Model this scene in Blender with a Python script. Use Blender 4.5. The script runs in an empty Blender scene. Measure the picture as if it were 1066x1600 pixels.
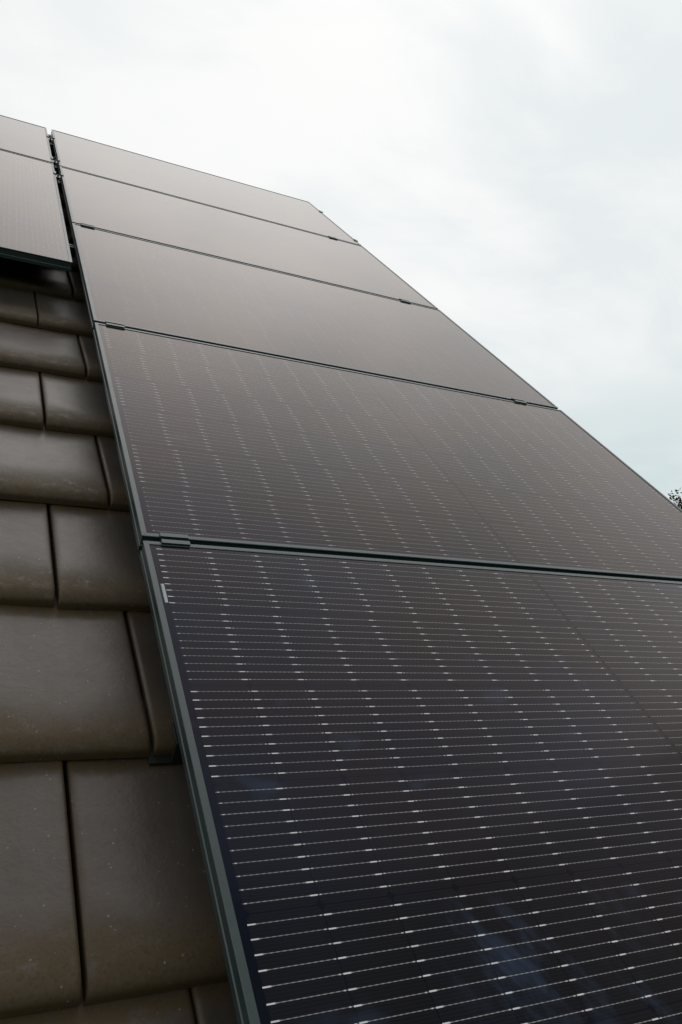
import bpy, bmesh, math, random
from mathutils import Vector, Matrix
random.seed(7)
S = bpy.context.scene
COL = S.collection

# ------------------------------------------------------------------ camera, sky, sun, exposure
TH = math.radians(43.635)                       # roof pitch
CT, ST = math.cos(TH), math.sin(TH)
Z0 = 4.0                                        # height of the panel plane's lower left corner
RZ = Matrix(((1, 0, 0), (0, CT, -ST), (0, ST, CT)))   # (along eaves, up the slope, off the slope) -> world
def W3(u, v, n=0.0):
    return RZ @ Vector((u, v, n)) + Vector((0, 0, Z0))
ROOF = Matrix.Translation((0, 0, Z0)) @ RZ.to_4x4()

cam_d = bpy.data.cameras.new('camera'); cam = bpy.data.objects.new('camera', cam_d); COL.objects.link(cam)
cam_d.sensor_fit = 'VERTICAL'; cam_d.sensor_height = 36.0; cam_d.lens = 36.0 * 1255.85 / 1600
cam_d.clip_start = 0.02; cam_d.clip_end = 2000
right = RZ @ Vector((0.89814598, -0.31823071, 0.30341889))
up = -(RZ @ Vector((0.09228657, -0.53825922, -0.83771128)))
fwd = RZ @ Vector((0.42990347, 0.78038851, -0.45406694))
cam_pos = W3(-0.31440139, -0.11542646, 0.82909817)
M = Matrix((right, up, -fwd)).transposed().to_4x4(); M.translation = cam_pos
cam.matrix_world = M
S.camera = cam

SUN_EL, SUN_AZ = math.radians(54), math.radians(33)     # azimuth clockwise from +Y
sun_dir = Vector((math.sin(SUN_AZ) * math.cos(SUN_EL), math.cos(SUN_AZ) * math.cos(SUN_EL), math.sin(SUN_EL)))
sd = bpy.data.lights.new('sun', 'SUN'); sd.energy = 0.5; sd.angle = math.radians(80); sd.color = (1, 0.96, 0.9)
so = bpy.data.objects.new('sun', sd); COL.objects.link(so); so.location = (20, -20, 30)
so.rotation_euler = (-sun_dir).to_track_quat('-Z', 'Y').to_euler()

S.view_settings.view_transform = 'Standard'; S.view_settings.look = 'None'
S.view_settings.exposure = 0.0; S.view_settings.gamma = 1.0

# ------------------------------------------------------------------ node helper
class NT:
    def __init__(s, tree): s.t = tree; s.n = tree.nodes; s.l = tree.links
    def put(s, sock, v):
        if isinstance(v, bpy.types.NodeSocket): s.l.new(v, sock)
        elif v is not None: sock.default_value = v
    def m(s, op, a, b=None, c=None, clamp=False):
        n = s.n.new('ShaderNodeMath'); n.operation = op; n.use_clamp = clamp
        for i, v in enumerate((a, b, c)): s.put(n.inputs[i], v)
        return n.outputs[0]
    def step(s, a, e0, e1):                     # smooth ramp from 0 at e0 to 1 at e1
        n = s.n.new('ShaderNodeMapRange'); n.interpolation_type = 'SMOOTHSTEP'
        s.put(n.inputs[0], a); s.put(n.inputs[1], e0); s.put(n.inputs[2], e1); return n.outputs[0]
    def mix(s, f, a, b):
        n = s.n.new('ShaderNodeMix'); n.data_type = 'RGBA'
        s.put(n.inputs[0], f); s.put(n.inputs[6], a); s.put(n.inputs[7], b); return n.outputs[2]
    def mapping(s, vec, scale=(1, 1, 1), loc=(0, 0, 0), rot=(0, 0, 0)):
        n = s.n.new('ShaderNodeMapping'); s.l.new(vec, n.inputs[0])
        n.inputs[1].default_value = loc; n.inputs[2].default_value = rot; n.inputs[3].default_value = scale
        return n.outputs[0]
    def noise(s, vec, scale, detail=4, rough=0.55, out=0):
        n = s.n.new('ShaderNodeTexNoise'); s.l.new(vec, n.inputs['Vector'])
        n.inputs['Scale'].default_value = scale; n.inputs['Detail'].default_value = detail
        n.inputs['Roughness'].default_value = rough; return n.outputs[out]
    def voro(s, vec, scale, out='Distance'):
        n = s.n.new('ShaderNodeTexVoronoi'); s.l.new(vec, n.inputs['Vector']); n.inputs['Scale'].default_value = scale
        return n.outputs[out]
    def xyz(s, vec):
        n = s.n.new('ShaderNodeSeparateXYZ'); s.l.new(vec, n.inputs[0]); return n.outputs
    def comb(s, x, y, z=0.0):
        n = s.n.new('ShaderNodeCombineXYZ')
        for i, v in enumerate((x, y, z)): s.put(n.inputs[i], v)
        return n.outputs[0]
    def bump(s, h, strength, dist):
        n = s.n.new('ShaderNodeBump'); s.l.new(h, n.inputs['Height'])
        n.inputs['Strength'].default_value = strength; n.inputs['Distance'].default_value = dist; return n.outputs[0]
    def dot(s, a, b):
        n = s.n.new('ShaderNodeVectorMath'); n.operation = 'DOT_PRODUCT'; s.l.new(a, n.inputs[0]); n.inputs[1].default_value = b
        return n.outputs['Value']

def new_mat(name):
    m = bpy.data.materials.new(name); m.use_nodes = True
    k = NT(m.node_tree); p = k.n['Principled BSDF']
    return m, k, p, (lambda: k.n.new('ShaderNodeTexCoord').outputs)

# ------------------------------------------------------------------ overcast sky with thin cloud structure
wd = bpy.data.worlds.new('World'); S.world = wd; wd.use_nodes = True
k = NT(wd.node_tree); bg = k.n['Background']; bg.inputs[1].default_value = 0.1
sky = k.n.new('ShaderNodeTexSky'); sky.sky_type = 'NISHITA'; sky.sun_disc = False
sky.sun_elevation = SUN_EL; sky.sun_rotation = SUN_AZ
dirv = k.n.new('ShaderNodeTexCoord').outputs['Generated']
x, y, z = k.xyz(dirv)
den = k.m('ADD', k.m('MAXIMUM', z, 0.0), 0.25)               # clouds lie on a layer overhead
cl = k.comb(k.m('DIVIDE', x, den), k.m('DIVIDE', y, den), 0.0)
warp = k.noise(cl, 2.0, 2, 0.5, out=1)
va = k.n.new('ShaderNodeVectorMath'); va.operation = 'MULTIPLY_ADD'; k.l.new(warp, va.inputs[0]); va.inputs[1].default_value = (0.35, 0.35, 0); k.l.new(cl, va.inputs[2])
n1 = k.noise(k.mapping(va.outputs[0], (1, 1.6, 1), (3.1, 0.4, 0)), 2.6, 6, 0.55)
n2 = k.noise(k.mapping(cl, (1, 1, 1), (9.1, 4.4, 0)), 1.1, 3, 0.5)
thick = k.step(k.m('ADD', k.m('MULTIPLY', n1, 0.6), k.m('MULTIPLY', n2, 0.4)), 0.36, 0.60)
# the cloud glows where the sun stands behind it and is darker on the far side of the sky
g8 = k.m('POWER', k.m('MAXIMUM', k.dot(dirv, tuple(sun_dir)), 0.0), 10.0)
lum = k.m('ADD', 3.8, k.m('MULTIPLY', g8, 13.2))
cloud = k.mix(thick, (0.78, 0.82, 0.82, 1), (1.10, 1.09, 1.07, 1))
sc = k.n.new('ShaderNodeVectorMath'); sc.operation = 'SCALE'; k.l.new(cloud, sc.inputs[0]); k.l.new(lum, sc.inputs['Scale'])
# lower down the cover is an even bright white-grey, with thin bluish gaps near the horizon
low = k.m('MAXIMUM', k.m('MULTIPLY', k.step(z, 0.86, 0.69), k.step(y, -0.30, 0.05)), k.step(z, 0.60, 0.42))
rim = k.mix(thick, (8.15, 8.65, 8.72, 1), (9.75, 9.75, 9.65, 1))
gap = k.m('MULTIPLY', k.step(z, 0.46, 0.22), k.step(k.noise(k.mapping(dirv, (2.2, 2.2, 8.0), (0.7, 0.2, 0.35)), 1.0, 4, 0.5), 0.22, 0.50))
rim = k.mix(gap, rim, (6.3, 7.35, 7.4, 1))
col = k.mix(k.m('MULTIPLY', low, 0.97), sc.outputs[0], rim)
col = k.mix(0.95, sky.outputs[0], col)
k.l.new(col, bg.inputs[0])

# ------------------------------------------------------------------ object helpers
def link(name, mesh, mat=None, parent=None, mw=None):
    o = bpy.data.objects.new(name, mesh); COL.objects.link(o)
    if mat and mesh and not mesh.materials: mesh.materials.append(mat)
    if parent: o.parent = parent
    if mw is not None: o.matrix_basis = mw
    return o
def tag(o, label, cat, group=None):
    o['label'] = label; o['category'] = cat
    if group: o['group'] = group
    return o
def mesh_of(bm, name, smooth=False):
    bmesh.ops.recalc_face_normals(bm, faces=bm.faces[:])
    me = bpy.data.meshes.new(name); bm.to_mesh(me); bm.free()
    if smooth:
        for p in me.polygons: p.use_smooth = True
    return me
def box(bm, a, b, bev=0.0):
    vs = [bm.verts.new((p, q, r)) for p in (a[0], b[0]) for q in (a[1], b[1]) for r in (a[2], b[2])]
    fs = [bm.faces.new([vs[i] for i in f]) for f in ((0, 1, 3, 2), (4, 6, 7, 5), (0, 4, 5, 1), (2, 3, 7, 6), (0, 2, 6, 4), (1, 5, 7, 3))]
    if bev:
        es = list({e for f in fs for e in f.edges})
        bmesh.ops.bevel(bm, geom=es, offset=bev, segments=2, affect='EDGES', profile=0.5)
def prism(bm, poly, axis, a, b):
    """poly: 2-D outline; extruded along axis (0,1,2) from a to b."""
    def P(p, t):
        q = list(p); q.insert(axis, t); return q
    A = [bm.verts.new(P(p, a)) for p in poly]; B = [bm.verts.new(P(p, b)) for p in poly]
    bm.faces.new(A); bm.faces.new(B[::-1])
    for i in range(len(poly)):
        j = (i + 1) % len(poly); bm.faces.new((A[i], B[i], B[j], A[j]))
def tube(bm, pts, rads, seg=8):
    rings = []
    for i, p in enumerate(pts):
        d = (pts[min(i + 1, len(pts) - 1)] - pts[max(i - 1, 0)]).normalized()
        a = d.orthogonal().normalized(); b = d.cross(a)
        rings.append([bm.verts.new(p + rads[i] * (math.cos(t) * a + math.sin(t) * b)) for t in [2 * math.pi * s / seg for s in range(seg)]])
    for r, q in zip(rings, rings[1:]):
        for s in range(seg): bm.faces.new((r[s], r[(s + 1) % seg], q[(s + 1) % seg], q[s]))
    bm.faces.new(rings[0]); bm.faces.new(rings[-1])

# ------------------------------------------------------------------ materials
PW, PH, GAP, PITCH = 1.766, 1.124, 0.016, 1.140

def mat_cells():
    m, k, p, tc = new_mat('solar_cells'); o = tc(); vec = o['Object']
    x, y, z = k.xyz(vec)
    oi = k.n.new('ShaderNodeObjectInfo').outputs['Random']
    rv = k.mapping(vec); shift = k.comb(k.m('MULTIPLY', oi, 31.0), k.m('MULTIPLY', oi, 17.0), 0.0)
    va = k.n.new('ShaderNodeVectorMath'); va.operation = 'ADD'; k.l.new(rv, va.inputs[0]); k.l.new(shift, va.inputs[1]); pv = va.outputs[0]
    CU = (PW - 0.044 - 0.010) / 18; CV = 0.1842
    xs = k.m('SUBTRACT', k.m('SUBTRACT', x, 0.022), k.m('MULTIPLY', k.m('GREATER_THAN', x, PW / 2), 0.010))
    cx = k.m('DIVIDE', xs, CU); ci = k.m('FLOOR', cx); fu = k.m('MULTIPLY', k.m('SUBTRACT', cx, ci), CU)
    vs = k.m('SUBTRACT', PH - 0.0095, y)
    cy = k.m('DIVIDE', vs, CV); ri = k.m('FLOOR', cy); fv = k.m('MULTIPLY', k.m('SUBTRACT', cy, ri), CV)
    inx = k.m('MULTIPLY', k.m('GREATER_THAN', xs, 0.0), k.m('LESS_THAN', xs, 18 * CU))
    iny = k.m('MULTIPLY', k.m('GREATER_THAN', vs, 0.0), k.m('LESS_THAN', vs, 6 * CV))
    inside = k.m('MULTIPLY', inx, iny)
    # gap in the middle of the module
    mid = k.m('LESS_THAN', k.m('ABSOLUTE', k.m('SUBTRACT', x, PW / 2 + 0.005)), 0.005)
    # ten wires per cell row
    w = k.m('DIVIDE', k.m('SUBTRACT', fv, 0.0129), 0.0176)
    wi = k.m('FLOOR', k.m('ADD', w, 0.5))
    jit = k.m('MULTIPLY', k.m('SUBTRACT', k.noise(k.comb(k.m('MULTIPLY', ci, 3.7), k.m('ADD', k.m('MULTIPLY', ri, 13.1), wi), oi), 1.3, 1), 0.5), 0.0009)
    d = k.m('ABSOLUTE', k.m('ADD', k.m('MULTIPLY', k.m('SUBTRACT', w, wi), 0.0176), jit))
    # every other row is wired the other way round
    par = k.m('MODULO', ri, 2.0)
    fe = k.m('ADD', k.m('MULTIPLY', fu, k.m('SUBTRACT', 1.0, par)), k.m('MULTIPLY', k.m('SUBTRACT', CU, fu), par))
    wn = k.noise(k.comb(k.m('MULTIPLY', x, 1.0), k.m('ADD', k.m('MULTIPLY', ri, 7.3), wi), oi), 90.0, 2, 0.7)
    bead = k.m('ADD', 0.55, k.m('MULTIPLY', k.m('SINE', k.m('MULTIPLY', x, 2 * math.pi / 0.0079)), 0.22))
    per = k.noise(k.comb(k.m('MULTIPLY', ci, 0.77), k.m('ADD', k.m('MULTIPLY', ri, 5.1), k.m('MULTIPLY', wi, 0.83)), oi), 2.1, 1)
    thin = k.m('MULTIPLY', k.m('SUBTRACT', 1.0, k.step(d, 0.00030, 0.00062)), k.m('MULTIPLY', bead, k.step(wn, 0.02, 0.45)))
    thin = k.m('MULTIPLY', thin, k.m('ADD', 0.40, k.m('MULTIPLY', per, 0.9)))
    dash = k.m('MULTIPLY', k.m('SUBTRACT', 1.0, k.step(d, 0.00070, 0.00112)), k.m('SUBTRACT', 1.0, k.step(fe, 0.0085, 0.0112)))
    dash = k.m('MULTIPLY', dash, k.m('ADD', 0.45, k.m('MULTIPLY', per, 1.0)), clamp=True)
    dot_ = k.m('MULTIPLY', k.m('SUBTRACT', 1.0, k.step(d, 0.0005, 0.0009)), k.m('SUBTRACT', 1.0, k.step(k.m('ABSOLUTE', k.m('SUBTRACT', fe, CU - 0.0042)), 0.0008, 0.0018)))
    ok = k.m('MULTIPLY', inside, k.m('SUBTRACT', 1.0, mid))
    far = k.m('GREATER_THAN', k.m('ABSOLUTE', k.m('SUBTRACT', x, PW / 2 + 0.005)), 0.0135)
    thin = k.m('MULTIPLY', thin, ok); dash = k.m('MULTIPLY', k.m('MULTIPLY', dash, ok), far); dot_ = k.m('MULTIPLY', k.m('MULTIPLY', k.m('MULTIPLY', dot_, 0.7), ok), far)
    # the silicon: fine contact fingers, per-cell tone, black gaps with cut corners
    ex = k.m('MINIMUM', fu, k.m('SUBTRACT', CU, fu)); ey = k.m('MINIMUM', fv, k.m('SUBTRACT', CV, fv))
    cut = k.m('ADD', ex, ey)
    cell = k.m('MULTIPLY', k.m('MULTIPLY', k.step(ex, 0.0005, 0.0011), k.step(ey, 0.0006, 0.0013)), k.step(cut, 0.0062, 0.0072))
    cell = k.m('MULTIPLY', k.m('MULTIPLY', cell, inside), k.m('SUBTRACT', 1.0, mid))
    tone = k.noise(k.comb(k.m('MULTIPLY', ci, 1.9), k.m('MULTIPLY', ri, 2.7), k.m('MULTIPLY', oi, 40)), 1.0, 0)
    fing = k.m('ADD', 0.8, k.m('MULTIPLY', k.m('SINE', k.m('MULTIPLY', y, 2 * math.pi / 0.0044)), 0.2))
    warm = k.step(k.noise(pv, 1.3, 2, 0.5), 0.62, 0.38)
    base = k.mix(tone, (0.0055, 0.0070, 0.0076, 1), (0.0108, 0.0122, 0.0100, 1))
    base = k.mix(k.m('MULTIPLY', warm, 0.45), base, (0.0165, 0.0115, 0.0090, 1))  # brown patches in the cell colour imitate the coating's warm reflected sheen
    sc = k.n.new('ShaderNodeVectorMath'); sc.operation = 'SCALE'; k.l.new(base, sc.inputs[0]); k.l.new(fing, sc.inputs['Scale'])
    c = k.mix(cell, (0.0016, 0.0022, 0.0040, 1), sc.outputs[0])
    # bluish wipe marks and faint runs left by rain, running down the slope
    runs = k.step(k.noise(k.mapping(pv, (22, 2.6, 1)), 1.0, 3, 0.55), 0.56, 0.78)
    where = k.step(k.noise(pv, 1.9, 2), 0.52, 0.68)
    spots = k.step(k.noise(k.mapping(pv, (9, 13, 1)), 1.0, 2, 0.5), 0.62, 0.80)
    sm = k.m('MAXIMUM', k.m('MULTIPLY', k.m('MULTIPLY', runs, where), 0.35), k.m('MULTIPLY', spots, 0.55))
    at = k.n.new('ShaderNodeAttribute'); at.attribute_type = 'OBJECT'; at.attribute_name = 'smear'
    zone = k.m('MULTIPLY', k.m('MULTIPLY', k.step(x, 0.22, 0.31), k.step(x, 0.60, 0.48)), k.m('MULTIPLY', k.step(y, 0.38, 0.33), k.step(y, 0.10, 0.24)))
    wipe = k.step(k.noise(k.comb(k.m('MULTIPLY', k.m('ADD', x, k.m('MULTIPLY', y, 0.40)), 24.0), k.m('MULTIPLY', y, 9.0), 2.3), 1.0, 4, 0.65), 0.46, 0.80)
    sm = k.m('MAXIMUM', sm, k.m('MULTIPLY', k.m('MULTIPLY', wipe, zone), at.outputs['Fac']))
    c = k.mix(k.m('MULTIPLY', sm, 0.85), c, (0.038, 0.054, 0.090, 1))
    # thin film of dust
    du = k.step(k.noise(pv, 3.0, 6, 0.62), 0.35, 0.8)
    c = k.mix(k.m('MULTIPLY', du, 0.010), c, (0.35, 0.31, 0.27, 1))
    ga = k.n.new('ShaderNodeAttribute'); ga.attribute_type = 'OBJECT'; ga.attribute_name = 'wire_gain'; gain = ga.outputs['Fac']  # per-panel wire dimming painted in, imitating glare on glass seen at a slant
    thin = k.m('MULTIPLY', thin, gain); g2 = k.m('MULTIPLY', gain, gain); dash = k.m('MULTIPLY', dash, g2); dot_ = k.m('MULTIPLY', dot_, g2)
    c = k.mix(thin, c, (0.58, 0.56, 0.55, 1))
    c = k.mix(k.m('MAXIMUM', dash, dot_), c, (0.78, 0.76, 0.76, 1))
    k.l.new(c, p.inputs['Base Color'])
    ro = k.m('ADD', 0.08, k.m('MULTIPLY', k.noise(pv, 5.0, 5, 0.6), 0.08))
    k.l.new(ro, p.inputs['Roughness'])
    # anti-reflection coating: a thin film that kills the glare head-on and turns it brownish at a slant
    p.inputs['IOR'].default_value = 1.49; p.inputs['Thin Film IOR'].default_value = 1.345
    th = k.m('ADD', 103.0, k.m('ADD', k.m('MULTIPLY', k.noise(pv, 2.6, 4, 0.55), 40.0), k.m('MULTIPLY', tone, 4.0)))
    k.l.new(th, p.inputs['Thin Film Thickness'])
    return m

def mat_metal(name, colr, rough, ior=1.5, metal=0.0):
    m, k, p, tc = new_mat(name); v = tc()['Object']
    n = k.noise(v, 14.0, 5, 0.6); f = k.noise(k.mapping(v, (3, 3, 90)), 20.0, 2)
    dk = tuple(c * 0.75 for c in colr[:3]) + (1,); lt = tuple(c * 1.25 for c in colr[:3]) + (1,)
    k.l.new(k.mix(k.m('MULTIPLY', k.m('ADD', n, f), 0.5), dk, lt), p.inputs['Base Color'])
    k.l.new(k.m('ADD', rough - 0.06, k.m('MULTIPLY', n, 0.14)), p.inputs['Roughness'])
    p.inputs['Metallic'].default_value = metal; p.inputs['IOR'].default_value = ior
    k.l.new(k.bump(k.noise(v, 700.0, 2), 0.15, 0.0004), p.inputs['Normal'])
    return m

def mat_tiles():
    m, k, p, tc = new_mat('roof_tiles'); o = tc(); v = o['Object']
    uv = k.xyz(o['UV']); tx, ty = uv[0], uv[1]
    at = k.n.new('ShaderNodeAttribute'); at.attribute_name = 'tint'; ti = at.outputs['Fac']
    off = k.comb(k.m('MULTIPLY', ti, 37.0), k.m('MULTIPLY', ti, 91.0), 0.0)
    va = k.n.new('ShaderNodeVectorMath'); va.operation = 'ADD'; k.l.new(v, va.inputs[0]); k.l.new(off, va.inputs[1]); pv = va.outputs[0]
    big = k.noise(pv, 5.0, 5, 0.6); fine = k.noise(pv, 220.0, 3, 0.6); mid = k.noise(pv, 38.0, 5, 0.65)
    c = k.mix(k.step(big, 0.3, 0.7), (0.058, 0.047, 0.040, 1), (0.086, 0.072, 0.063, 1))
    c = k.mix(k.m('MULTIPLY', ti, 0.5), c, (0.050, 0.039, 0.031, 1))
    # pale weathering washed down the middle of each tile
    st = k.step(k.noise(k.mapping(pv, (26, 2.2, 1)), 1.0, 4, 0.6), 0.45, 0.75)
    c = k.mix(k.m('MULTIPLY', k.m('MULTIPLY', st, k.step(ty, 0.12, 0.34)), 0.22), c, (0.118, 0.103, 0.093, 1))
    c = k.mix(k.m('MULTIPLY', k.step(mid, 0.45, 0.75), 0.25), c, (0.054, 0.046, 0.040, 1))
    # ochre algae and grit gathered along the nose, the joints and the head
    wob = k.m('ADD', k.m('MULTIPLY', k.m('SUBTRACT', mid, 0.5), 0.22), k.m('MULTIPLY', k.m('SUBTRACT', big, 0.5), 0.25))
    nose = k.step(k.m('ADD', ty, wob), 0.36, 0.08)
    head = k.step(k.m('ADD', ty, k.m('MULTIPLY', wob, 0.25)), 0.80, 0.86)
    sidex = k.step(k.m('ADD', k.m('MINIMUM', tx, k.m('SUBTRACT', 1.0, tx)), k.m('MULTIPLY', wob, 0.15)), 0.06, 0.0)
    alg = k.m('MULTIPLY', k.m('MAXIMUM', nose, k.m('MAXIMUM', head, k.m('MULTIPLY', sidex, 0.6))), k.step(k.m('ADD', mid, k.m('MULTIPLY', fine, 0.5)), 0.36, 0.80))
    c = k.mix(k.m('MULTIPLY', alg, 0.95), c, (0.066, 0.043, 0.017, 1))
    grit = k.m('MULTIPLY', k.step(fine, 0.52, 0.66), k.m('MAXIMUM', nose, 0.25))
    c = k.mix(k.m('MULTIPLY', grit, 0.28), c, (0.008, 0.006, 0.0045, 1))
    sp = k.step(k.m('ADD', k.voro(pv, 30.0), k.m('MULTIPLY', fine, 0.06)), 0.085, 0.055)
    sp = k.m('MULTIPLY', sp, k.step(k.noise(pv, 17.0, 1), 0.40, 0.50))
    s2 = k.m('MULTIPLY', k.step(k.voro(pv, 85.0), 0.16, 0.10), k.step(k.noise(pv, 41.0, 1), 0.56, 0.62))
    c = k.mix(k.m('MULTIPLY', s2, 0.55), c, (0.24, 0.21, 0.16, 1))
    c = k.mix(k.m('MULTIPLY', sp, 0.8), c, (0.26, 0.23, 0.19, 1))
    li = k.step(k.m('ADD', k.voro(pv, 8.0), k.m('MULTIPLY', mid, 0.12)), 0.17, 0.10)
    li = k.m('MULTIPLY', li, k.step(k.noise(pv, 5.0, 1), 0.50, 0.57))
    c = k.mix(k.m('MULTIPLY', k.m('MULTIPLY', li, fine), 0.8), c, (0.13, 0.065, 0.022, 1))
    k.l.new(c, p.inputs['Base Color'])
    k.l.new(k.m('ADD', 0.27, k.m('ADD', k.m('MULTIPLY', mid, 0.14), k.m('MULTIPLY', alg, 0.35))), p.inputs['Roughness'])
    p.inputs['IOR'].default_value = 1.50; p.inputs['Specular Tint'].default_value = (1.0, 0.92, 0.87, 1)
    h = k.m('ADD', k.m('MULTIPLY', fine, 0.4), k.m('ADD', mid, k.m('MULTIPLY', big, 3.0)))
    k.l.new(k.bump(h, 0.30, 0.0022), p.inputs['Normal'])
    return m

def mat_noise(name, a, b, scale, rough=0.8, bump=0.3, dist=0.01):
    m, k, p, tc = new_mat(name); v = tc()['Object']
    n = k.noise(v, scale, 6, 0.65)
    k.l.new(k.mix(k.step(n, 0.3, 0.7), a, b), p.inputs['Base Color']); p.inputs['Roughness'].default_value = rough
    k.l.new(k.bump(n, bump, dist), p.inputs['Normal'])
    return m

M_CELL = mat_cells()
M_FRAME = mat_metal('black_anodised_frame', (0.021, 0.040, 0.042), 0.33, 1.60)
M_BLACK = mat_metal('black_metal', (0.016, 0.016, 0.017), 0.38)
M_TILE = mat_tiles()
M_WALL = mat_noise('render_plaster', (0.52, 0.50, 0.46, 1), (0.62, 0.60, 0.55, 1), 9.0)
M_WOOD = mat_noise('painted_board', (0.10, 0.075, 0.055, 1), (0.15, 0.115, 0.085, 1), 12.0, 0.6)
M_ZINC = mat_metal('zinc', (0.30, 0.31, 0.32), 0.45, metal=0.8)
M_GRASS = mat_noise('lawn', (0.035, 0.060, 0.018, 1), (0.075, 0.100, 0.035, 1), 3.0, 0.9, 0.6, 0.05)
M_LEAF = mat_noise('leaves', (0.044, 0.030, 0.018, 1), (0.075, 0.050, 0.030, 1), 1.4, 0.6, 0.0)
M_BARK = mat_noise('bark', (0.05, 0.038, 0.028, 1), (0.10, 0.08, 0.06, 1), 18.0, 0.9, 0.6, 0.03)

def mat_label():
    m, k, p, tc = new_mat('barcode_sticker'); x, y, z = k.xyz(tc()['Object'])
    n = k.noise(k.comb(0.0, y, 0.0), 2400.0, 0)
    bars = k.m('MULTIPLY', k.m('GREATER_THAN', n, 0.52), k.m('GREATER_THAN', x, 0.0024))
    bars = k.m('MULTIPLY', bars, k.m('LESS_THAN', k.m('ABSOLUTE', k.m('SUBTRACT', y, 0.026)), 0.023))
    side = k.m('MULTIPLY', k.m('LESS_THAN', x, 0.0016), k.m('GREATER_THAN', k.noise(k.comb(k.m('MULTIPLY', x, 2.0), y, 0.3), 260.0, 1), 0.42))
    ink = k.m('MAXIMUM', k.m('MULTIPLY', bars, 0.22), k.m('MULTIPLY', side, 0.8))
    k.l.new(k.mix(ink, (0.36, 0.42, 0.42, 1), (0.03, 0.04, 0.04, 1)), p.inputs['Base Color'])
    p.inputs['Roughness'].default_value = 0.3
    return m
M_LABEL = mat_label()

# ------------------------------------------------------------------ the house: tiled roof, ridge, gables, walls
TW, TG, TL = 0.256, 0.361, 0.405                # tile cover width, course spacing, length
V0, UA, UB = 0.393, -0.133, -0.0055             # nose of the course with its joint at UA; the next course has it at UB
N_TOP = -0.124                                  # tile top at the nose, off the panel plane
U_LEFT, U_RIGHT, V_RIDGE = -5.0, 1.84, 5.80
K0, K1 = -4, 14
HW = V_RIDGE * CT

def tile_grid(fine=True):
    g = 0.0055                                   # open joint between neighbours
    w = TW - g
    ys = [0, .0005, .002, .005, .009, .014, .020, .027, .034, .042, .07, .13, .20, .28, .36, TL] if fine else [0, .008, .03, .2, TL]
    xs = [0, .0006, .002, .0045, .008, .014, .035, .075, .12, w - .075, w - .035, w - .014, w - .008, w - .0045, w - .002, w - .0006, w] if fine else [0, .01, w - .01, w]
    def h(xx, yy):
        z = -0.031 * yy / TG
        if yy < .036:
            t = (.036 - yy) / .036; z -= .019 * (1 - math.sqrt(max(0, 1 - t * t)))
        e = min(xx, w - xx)
        if e < .0062:
            t = (.0062 - e) / .0062; z -= .0055 * (1 - math.sqrt(max(0, 1 - t * t)))
        z -= .0022 * math.sin(math.pi * xx / w) * min(1, yy / .08)
        return z
    V = [(xx + g / 2, yy, h(xx, yy)) for yy in ys for xx in xs]; nx, ny = len(xs), len(ys); F = []
    for j in range(ny - 1):
        for i in range(nx - 1):
            a = j * nx + i; F.append((a, a + 1, a + nx + 1, a + nx))
    UV = [(xx / w, yy / TL) for yy in ys for xx in xs]
    # skirts: nose face and both flanks go down to the tile's underside
    def skirt(ids, flip):
        b = len(V)
        for q in ids:
            V.append((V[q][0], V[q][1], min(V[q][2] - .004, -0.031 * V[q][1] / TG - .030))); UV.append(UV[q])
        for s in range(len(ids) - 1):
            f = (ids[s], b + s, b + s + 1, ids[s + 1]); F.append(f if flip else f[::-1])
    skirt(list(range(nx)), True); skirt([j * nx for j in range(ny)], False); skirt([j * nx + nx - 1 for j in range(ny)], True)
    return V, F, UV

def roof_mesh(name, fine):
    tv, tf, tuv = tile_grid(fine); V, F, UV, T = [], [], [], []
    rnd = random.Random(11)
    for kk in range(K0, K1 + 1):
        v = V0 + kk * TG; joint = UA if kk % 2 == 0 else UB
        c0 = math.floor((U_LEFT - joint) / TW); c1 = math.ceil((U_RIGHT - joint) / TW)
        for cidx in range(c0, c1 + 1):
            u = joint + cidx * TW
            if u < U_LEFT - .01 or u + TW > U_RIGHT + .08: continue
            ti = rnd.random(); rot = rnd.gauss(0, .0035); dz = rnd.gauss(0, .0012); tl = rnd.gauss(0, .004); dy = rnd.gauss(0, .0015); dx = rnd.gauss(0, .0006)
            b = len(V)
            for (a, c, z) in tv:
                V.append((u + dx + a - rot * c, v + dy + c + rot * (a - TW / 2), N_TOP + dz + z + tl * (a - TW / 2)))
            F += [tuple(b + q for q in f) for f in tf]; UV += tuvs(tuv); T += [ti] * len(tv)
    me = bpy.data.meshes.new(name); me.from_pydata(V, [], F)
    ul = me.uv_layers.new(name='UVMap'); li = [0] * len(me.loops); me.loops.foreach_get('vertex_index', li)
    ul.data.foreach_set('uv', [c for q in li for c in UV[q]])
    a = me.attributes.new('tint', 'FLOAT', 'POINT'); a.data.foreach_set('value', T)
    me.polygons.foreach_set('use_smooth', [True] * len(me.polygons))
    me.set_sharp_from_angle(angle=math.radians(50)); me.update()
    return me
def tuvs(t): return t

house = link('house', None); house.location = (0, 0, 0)
tag(house, 'house with a steep roof of staggered dark brown-grey tiles under the panels', 'house')
link('roof', roof_mesh('roof', True), M_TILE, house, ROOF)
yr = (W3(0, V_RIDGE, N_TOP - .03)).y; zr = (W3(0, V_RIDGE, N_TOP - .03)).z
back = Matrix.Translation((U_LEFT + U_RIGHT, 2 * yr, 0)) @ Matrix.Rotation(math.pi, 4, 'Z') @ ROOF
link('roof', roof_mesh('roof_back', False), M_TILE, house, back)
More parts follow.
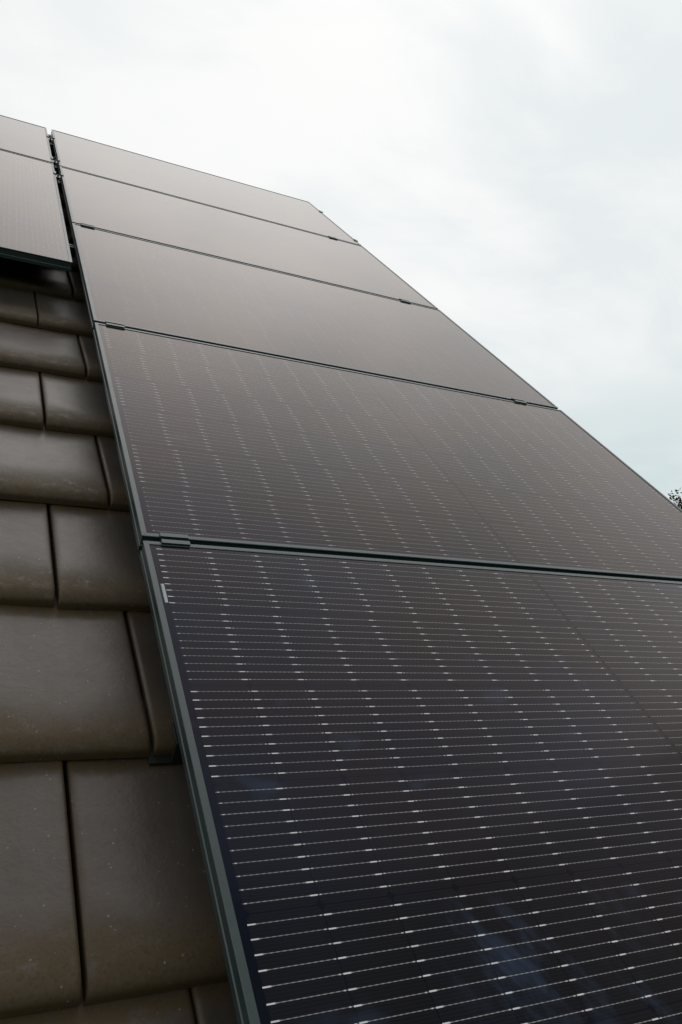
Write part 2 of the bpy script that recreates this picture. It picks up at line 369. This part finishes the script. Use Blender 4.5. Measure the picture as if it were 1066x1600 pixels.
# boarding under the tiles (keeps daylight out of the joints), both slopes in one piece
bm = bmesh.new()
e = W3(0, V0 + K0 * TG + .05, N_TOP - .085); t0 = W3(0, V_RIDGE, N_TOP - .085); t1 = W3(0, V_RIDGE, N_TOP - .11); e1 = W3(0, V0 + K0 * TG + .05, N_TOP - .11)
prism(bm, [(e.y, e.z), (yr, t0.z), (2 * yr - e.y, e.z), (2 * yr - e1.y, e1.z), (yr, t1.z), (e1.y, e1.z)], 0, U_LEFT + .01, U_RIGHT - .02)
link('roof_boarding', mesh_of(bm, 'roof_boarding'), M_WOOD, house)
# ridge caps
bm = bmesh.new(); u = U_LEFT; rc = random.Random(3)
while u < U_RIGHT - .02:
    L = min(.39, U_RIGHT - u); R0, R1 = .128, .116
    pts = []
    for (uu, R) in ((u, R1), (u + L - .02, R0), (u + L + .012, R0 + .004)):
        ring = []
        for s in range(13):
            a = math.radians(-8 + 196 * s / 12); ring.append(bm.verts.new((uu, yr + R * 1.15 * math.cos(a), zr - .035 + R * math.sin(a) + rc.gauss(0, .0006))))
        pts.append(ring)
    for q, r in zip(pts, pts[1:]):
        for s in range(12): bm.faces.new((q[s], q[s + 1], r[s + 1], r[s]))
    inn = [bm.verts.new((u + L + .012, yr + (R0 - .014) * 1.15 * math.cos(math.radians(-8 + 196 * s / 12)), zr - .035 + (R0 - .014) * math.sin(math.radians(-8 + 196 * s / 12)))) for s in range(13)]
    for s in range(12): bm.faces.new((pts[-1][s], pts[-1][s + 1], inn[s + 1], inn[s]))
    u += .36
link('ridge', mesh_of(bm, 'ridge', True), M_TILE, house)
# walls: pentagon gables on a box
GZ = -0.2
ye = W3(0, V0 + K0 * TG + .55, -.26); pk = W3(0, V_RIDGE, -.26)
bm = bmesh.new()
prism(bm, [(ye.y, GZ), (ye.y, ye.z), (yr, pk.z), (2 * yr - ye.y, ye.z), (2 * yr - ye.y, GZ)], 0, U_LEFT + .30, U_RIGHT - .30)
link('wall', mesh_of(bm, 'wall'), M_WALL, house)
# barge boards on the gables and a gutter at the eaves
for uu in (U_LEFT - .008, U_RIGHT - .018):
    bm = bmesh.new()
    a, b, c, d = W3(0, V0 + K0 * TG + .02, -.165), W3(0, V_RIDGE, -.165), W3(0, V_RIDGE, -.33), W3(0, V0 + K0 * TG + .02, -.33)
    prism(bm, [(a.y, a.z), (yr, b.z), (2 * yr - a.y, a.z), (2 * yr - d.y, d.z), (yr, c.z), (d.y, d.z)], 0, uu, uu + .022)
    link('barge_board', mesh_of(bm, 'barge_board'), M_WOOD, house)
gp = W3(0, V0 + K0 * TG - .01, -.19)
for yy in (gp.y - .03, 2 * yr - gp.y + .03):
    bm = bmesh.new(); R = .065
    outl = [(yy + R * math.cos(math.radians(a)), gp.z - .02 + R * math.sin(math.radians(a))) for a in range(180, 361, 15)]
    outl += [(yy + (R - .004) * math.cos(math.radians(a)), gp.z - .02 + (R - .004) * math.sin(math.radians(a))) for a in range(360, 179, -15)]
    prism(bm, outl, 0, U_LEFT - .02, U_RIGHT + .02)
    link('gutter', mesh_of(bm, 'gutter'), M_ZINC, house)

# ground
bm = bmesh.new()
N = 40
gv = [[bm.verts.new((-600 + 1200 * i / N, -600 + 1200 * j / N, 0.0)) for i in range(N + 1)] for j in range(N + 1)]
for j in range(N):
    for i in range(N): bm.faces.new((gv[j][i], gv[j][i + 1], gv[j + 1][i + 1], gv[j + 1][i]))
g = link('ground', mesh_of(bm, 'ground'), M_GRASS); g['kind'] = 'structure'

# ------------------------------------------------------------------ solar panels
def frame_mesh():
    sec = [(0, -.035), (0, -.0235), (.0022, -.0215), (.0022, -.0048), (0, -.0030), (0, -.0009), (.0009, 0), (.0100, 0), (.0108, -.0008), (.0108, -.0048), (.0016, -.0048), (.0016, -.0332), (.027, -.0332), (.027, -.035)]
    bm = bmesh.new(); rings = []
    for (cx_, cy_, sx, sy) in ((0, 0, 1, 1), (PW, 0, -1, 1), (PW, PH, -1, -1), (0, PH, 1, -1)):
        rings.append([bm.verts.new((cx_ + sx * d, cy_ + sy * d, n)) for d, n in sec])
    for r in range(4):                           # four lengths of profile meeting at mitred corners with a hairline between them
        A, B = rings[r], rings[(r + 1) % 4]
        dr = (B[0].co - A[0].co).normalized() * .00022
        A2 = [bm.verts.new(q.co + dr) for q in A]; B2 = [bm.verts.new(q.co - dr) for q in B]
        for s in range(len(sec)):
            t = (s + 1) % len(sec); bm.faces.new((A2[s], B2[s], B2[t], A2[t]))
        bm.faces.new(A2); bm.faces.new(B2)
    for q in [q for ring in rings for q in ring]: bm.verts.remove(q)
    return mesh_of(bm, 'frame')
def glass_mesh():
    bm = bmesh.new(); box(bm, (.0103, .0103, -.0046), (PW - .0103, PH - .0103, -.0016)); return mesh_of(bm, 'glass')
FM, GM = frame_mesh(), glass_mesh()
PG = 'black solar panels clamped on the roof'
def panel(u, v, label, gain, portrait=False, dn=0.0, yaw=0.0):
    o = link('solar_panel', None)
    R = Matrix.Rotation(math.radians(90 if portrait else 0) + yaw, 4, 'Z')
    o.matrix_basis = ROOF @ Matrix.Translation((u, v, dn)) @ R
    tag(o, label, 'solar panel', PG)
    link('frame', FM, M_FRAME, o); link('glass', GM, M_CELL, o)['wire_gain'] = gain  # farther panels get wires painted dimmer, as slanting glare would veil them
    return o
HALF = GAP / 2
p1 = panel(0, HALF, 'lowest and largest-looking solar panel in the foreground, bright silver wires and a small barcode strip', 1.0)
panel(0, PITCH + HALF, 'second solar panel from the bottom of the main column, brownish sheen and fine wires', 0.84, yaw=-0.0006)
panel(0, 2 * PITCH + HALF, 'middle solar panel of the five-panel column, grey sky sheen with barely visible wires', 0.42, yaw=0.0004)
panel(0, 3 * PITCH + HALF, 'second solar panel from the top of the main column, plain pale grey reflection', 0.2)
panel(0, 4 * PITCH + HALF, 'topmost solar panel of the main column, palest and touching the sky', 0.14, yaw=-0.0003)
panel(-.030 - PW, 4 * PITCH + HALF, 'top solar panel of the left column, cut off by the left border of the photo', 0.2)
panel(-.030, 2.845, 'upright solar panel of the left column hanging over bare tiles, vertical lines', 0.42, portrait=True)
p1.children[1]['smear'] = 1.0
# barcode strip on the lowest panel, stuck on the glass margin
bm = bmesh.new(); box(bm, (0, 0, 0), (.0062, .052, .0003))
lb = link('barcode_label', mesh_of(bm, 'barcode_label'), M_LABEL, p1, Matrix.Translation((.0142, .943, -.0015)))
lb['label'] = 'narrow pale barcode sticker'

# ------------------------------------------------------------------ mounting rack under the panels
rack = link('mounting_rack', None); rack.matrix_basis = ROOF
tag(rack, 'black rails under the panels, glimpsed in the dark gap between the two columns', 'mounting rack')
def rail_mesh(L):
    bm = bmesh.new()
    prism(bm, [(-.020, -.0755), (-.020, -.0365), (-.0065, -.0365), (-.0065, -.046), (.0065, -.046), (.0065, -.0365), (.020, -.0365), (.020, -.0755)], 0, 0, L)
    return mesh_of(bm, 'rail')
def rail(u, v, L, along_v=False):
    return link('rail', rail_mesh(L), M_BLACK, rack, Matrix.Translation((u, v, 0)) @ Matrix.Rotation(math.pi / 2 if along_v else 0, 4, 'Z'))
for u in (.060, 1.570): rail(u, -.06, 4.67, True)
for v in (5.385, 4.705): rail(-1.9, v, 3.676)
for v in (4.338, 3.20): rail(-1.3, v, 1.305)
for kk, joint in ((1, .0), (9, .0)):
    for u in (.017, 1.53):
        v = V0 + kk * TG
        bm = bmesh.new()
        z0 = N_TOP - .031
        box(bm, (u - .028, v - .016, z0 + .0006), (u + .036, v + .12, z0 + .0062), .0015)     # plate under the tile nose
        box(bm, (u + .006, v - .016, z0 + .0065), (u + .036, v - .010, N_TOP + .016), .001)   # riser
        box(bm, (u + .006, v - .0098, N_TOP + .009), (u + .060, v + .03, N_TOP + .016), .001)  # arm to the rail
        link('roof_hook', mesh_of(bm, 'roof_hook'), M_BLACK, rack)

# ------------------------------------------------------------------ clamps
def mid_mesh(L, gap):
    h = gap / 2; bm = bmesh.new()
    prism(bm, [(-h - .0085, .0008), (-h - .0085, .0040), (-h + .0030, .0040), (-h + .0030, -.012), (h - .0030, -.012), (h - .0030, .0040), (h + .0085, .0040), (h + .0085, .0008),
               (h - .0002, .0008), (h - .0002, -.0150), (-h + .0002, -.0150), (-h + .0002, .0008)], 0, -L / 2, L / 2)
    return mesh_of(bm, 'clamp_body')
def bolt_mesh():
    bm = bmesh.new()
    for r, a, b in ((.0044, -.0118, -.0040), (.0020, -.0460, -.0121)):
        prism(bm, [(r * math.cos(t * math.pi / 6), r * math.sin(t * math.pi / 6)) for t in range(12)], 2, a, b)
    return mesh_of(bm, 'bolt')
def end_mesh(L):
    bm = bmesh.new()
    prism(bm, [(-.009, .0006), (-.009, .0032), (.010, .0032), (.010, -.0358), (.0070, -.0358), (.0070, .0006)], 0, -L / 2, L / 2)
    return mesh_of(bm, 'clamp_body')
MID, MIDW, END, BOLT = mid_mesh(.054, GAP), mid_mesh(.05, .030), end_mesh(.036), bolt_mesh()
def clamp(me, u, v, ang, label, bolt=(0, 0, 0)):
    o = link('panel_clamp', None); o.matrix_basis = ROOF @ Matrix.Translation((u, v, 0)) @ Matrix.Rotation(ang, 4, 'Z')
    tag(o, label, 'clamp', 'small black clamps holding the panels')
    link('clamp_body', me, M_FRAME, o); link('bolt', BOLT, M_BLACK, o, Matrix.Translation(bolt))
NM = ['', 'lowest and second', 'second and third', 'third and fourth', 'fourth and fifth']
for s in (1, 2, 3):
    clamp(MID, .061, s * PITCH, 0, 'small black clamp at left end of the seam between %s panels from below' % NM[s])
for s in (2, 3, 4):
    clamp(MID, 1.568, s * PITCH, 0, 'small black clamp near right end of the seam between %s panels from below' % NM[s])
for v, t in ((5.385, 'upper clamp bridging the dark gap between the two topmost panels'),
             (4.705, 'lower clamp bridging the dark gap between the two topmost panels'),
             (4.338, 'clamp bridging the dark gap beside the upright left panel')):
    clamp(MIDW, -.015, v, math.pi / 2, t)
for v, t in ((5.405, 'upper end clamp on the right edge of the topmost panel, against the sky'),
             (4.680, 'lower end clamp on the right edge of the topmost panel, at its lower corner')):
    clamp(END, PW, v, -math.pi / 2, t, (0, .0035, .0030))

# ------------------------------------------------------------------ tree beyond the roof
def tree(base, height, rad, label, seed):
    r = random.Random(seed); o = link('tree', None); o.location = base
    tag(o, label, 'tree')
    bm = bmesh.new(); leaf_at = []
    tube(bm, [Vector((0, 0, -.3)), Vector((.1, 0, height * .3)), Vector((0, .12, height * .6)), Vector((.1, .1, height * .93))], [.30, .22, .14, .03], 10)
    for i in range(95):
        t = .28 + .68 * r.random() ** 0.6; a = r.random() * 6.283; s = rad * (1.15 - t) * r.uniform(.75, 1.25) / .75
        st = Vector((.05, .05, height * t)); en = st + Vector((math.cos(a) * s, math.sin(a) * s, s * r.uniform(.1, .6)))
        md = (st + en) / 2 + Vector((0, 0, .12 * s)); tube(bm, [st, md, en], [.06, .04, .012], 5)
        for q in range(34):
            f = r.uniform(.35, 1.08); c = st.lerp(en, f) + Vector((r.gauss(0, .22), r.gauss(0, .22), r.gauss(0, .18)))
            leaf_at.append(c)
    link('trunk', mesh_of(bm, 'trunk'), M_BARK, o)
    V, F = [], []
    for c in leaf_at:
        for q in range(20):
            p = c + Vector((r.gauss(0, .13), r.gauss(0, .13), r.gauss(0, .12))); d = Vector((r.gauss(0, 1), r.gauss(0, 1), r.gauss(0, 1))).normalized()
            a = d.orthogonal().normalized() * r.uniform(.022, .04); b = d.cross(a).normalized() * r.uniform(.035, .065); n0 = len(V)
            V += [tuple(p - b), tuple(p + a), tuple(p + b), tuple(p - a)]; F.append((n0, n0 + 1, n0 + 2, n0 + 3))
    me = bpy.data.meshes.new('crown'); me.from_pydata(V, [], F); me.update()
    link('crown', me, M_LEAF, o)
def ray(px, py):
    return (fwd + right * ((px - 533) / 1255.85) - up * ((py - 800) / 1255.85)).normalized()
d = ray(1094, 776); k_ = 26.0 / math.hypot(d.x, d.y); top = cam_pos + d * k_
tree((top.x, top.y, 0), top.z, 2.2, 'dark bushy tree top rising behind the right edge of the panels', 5)
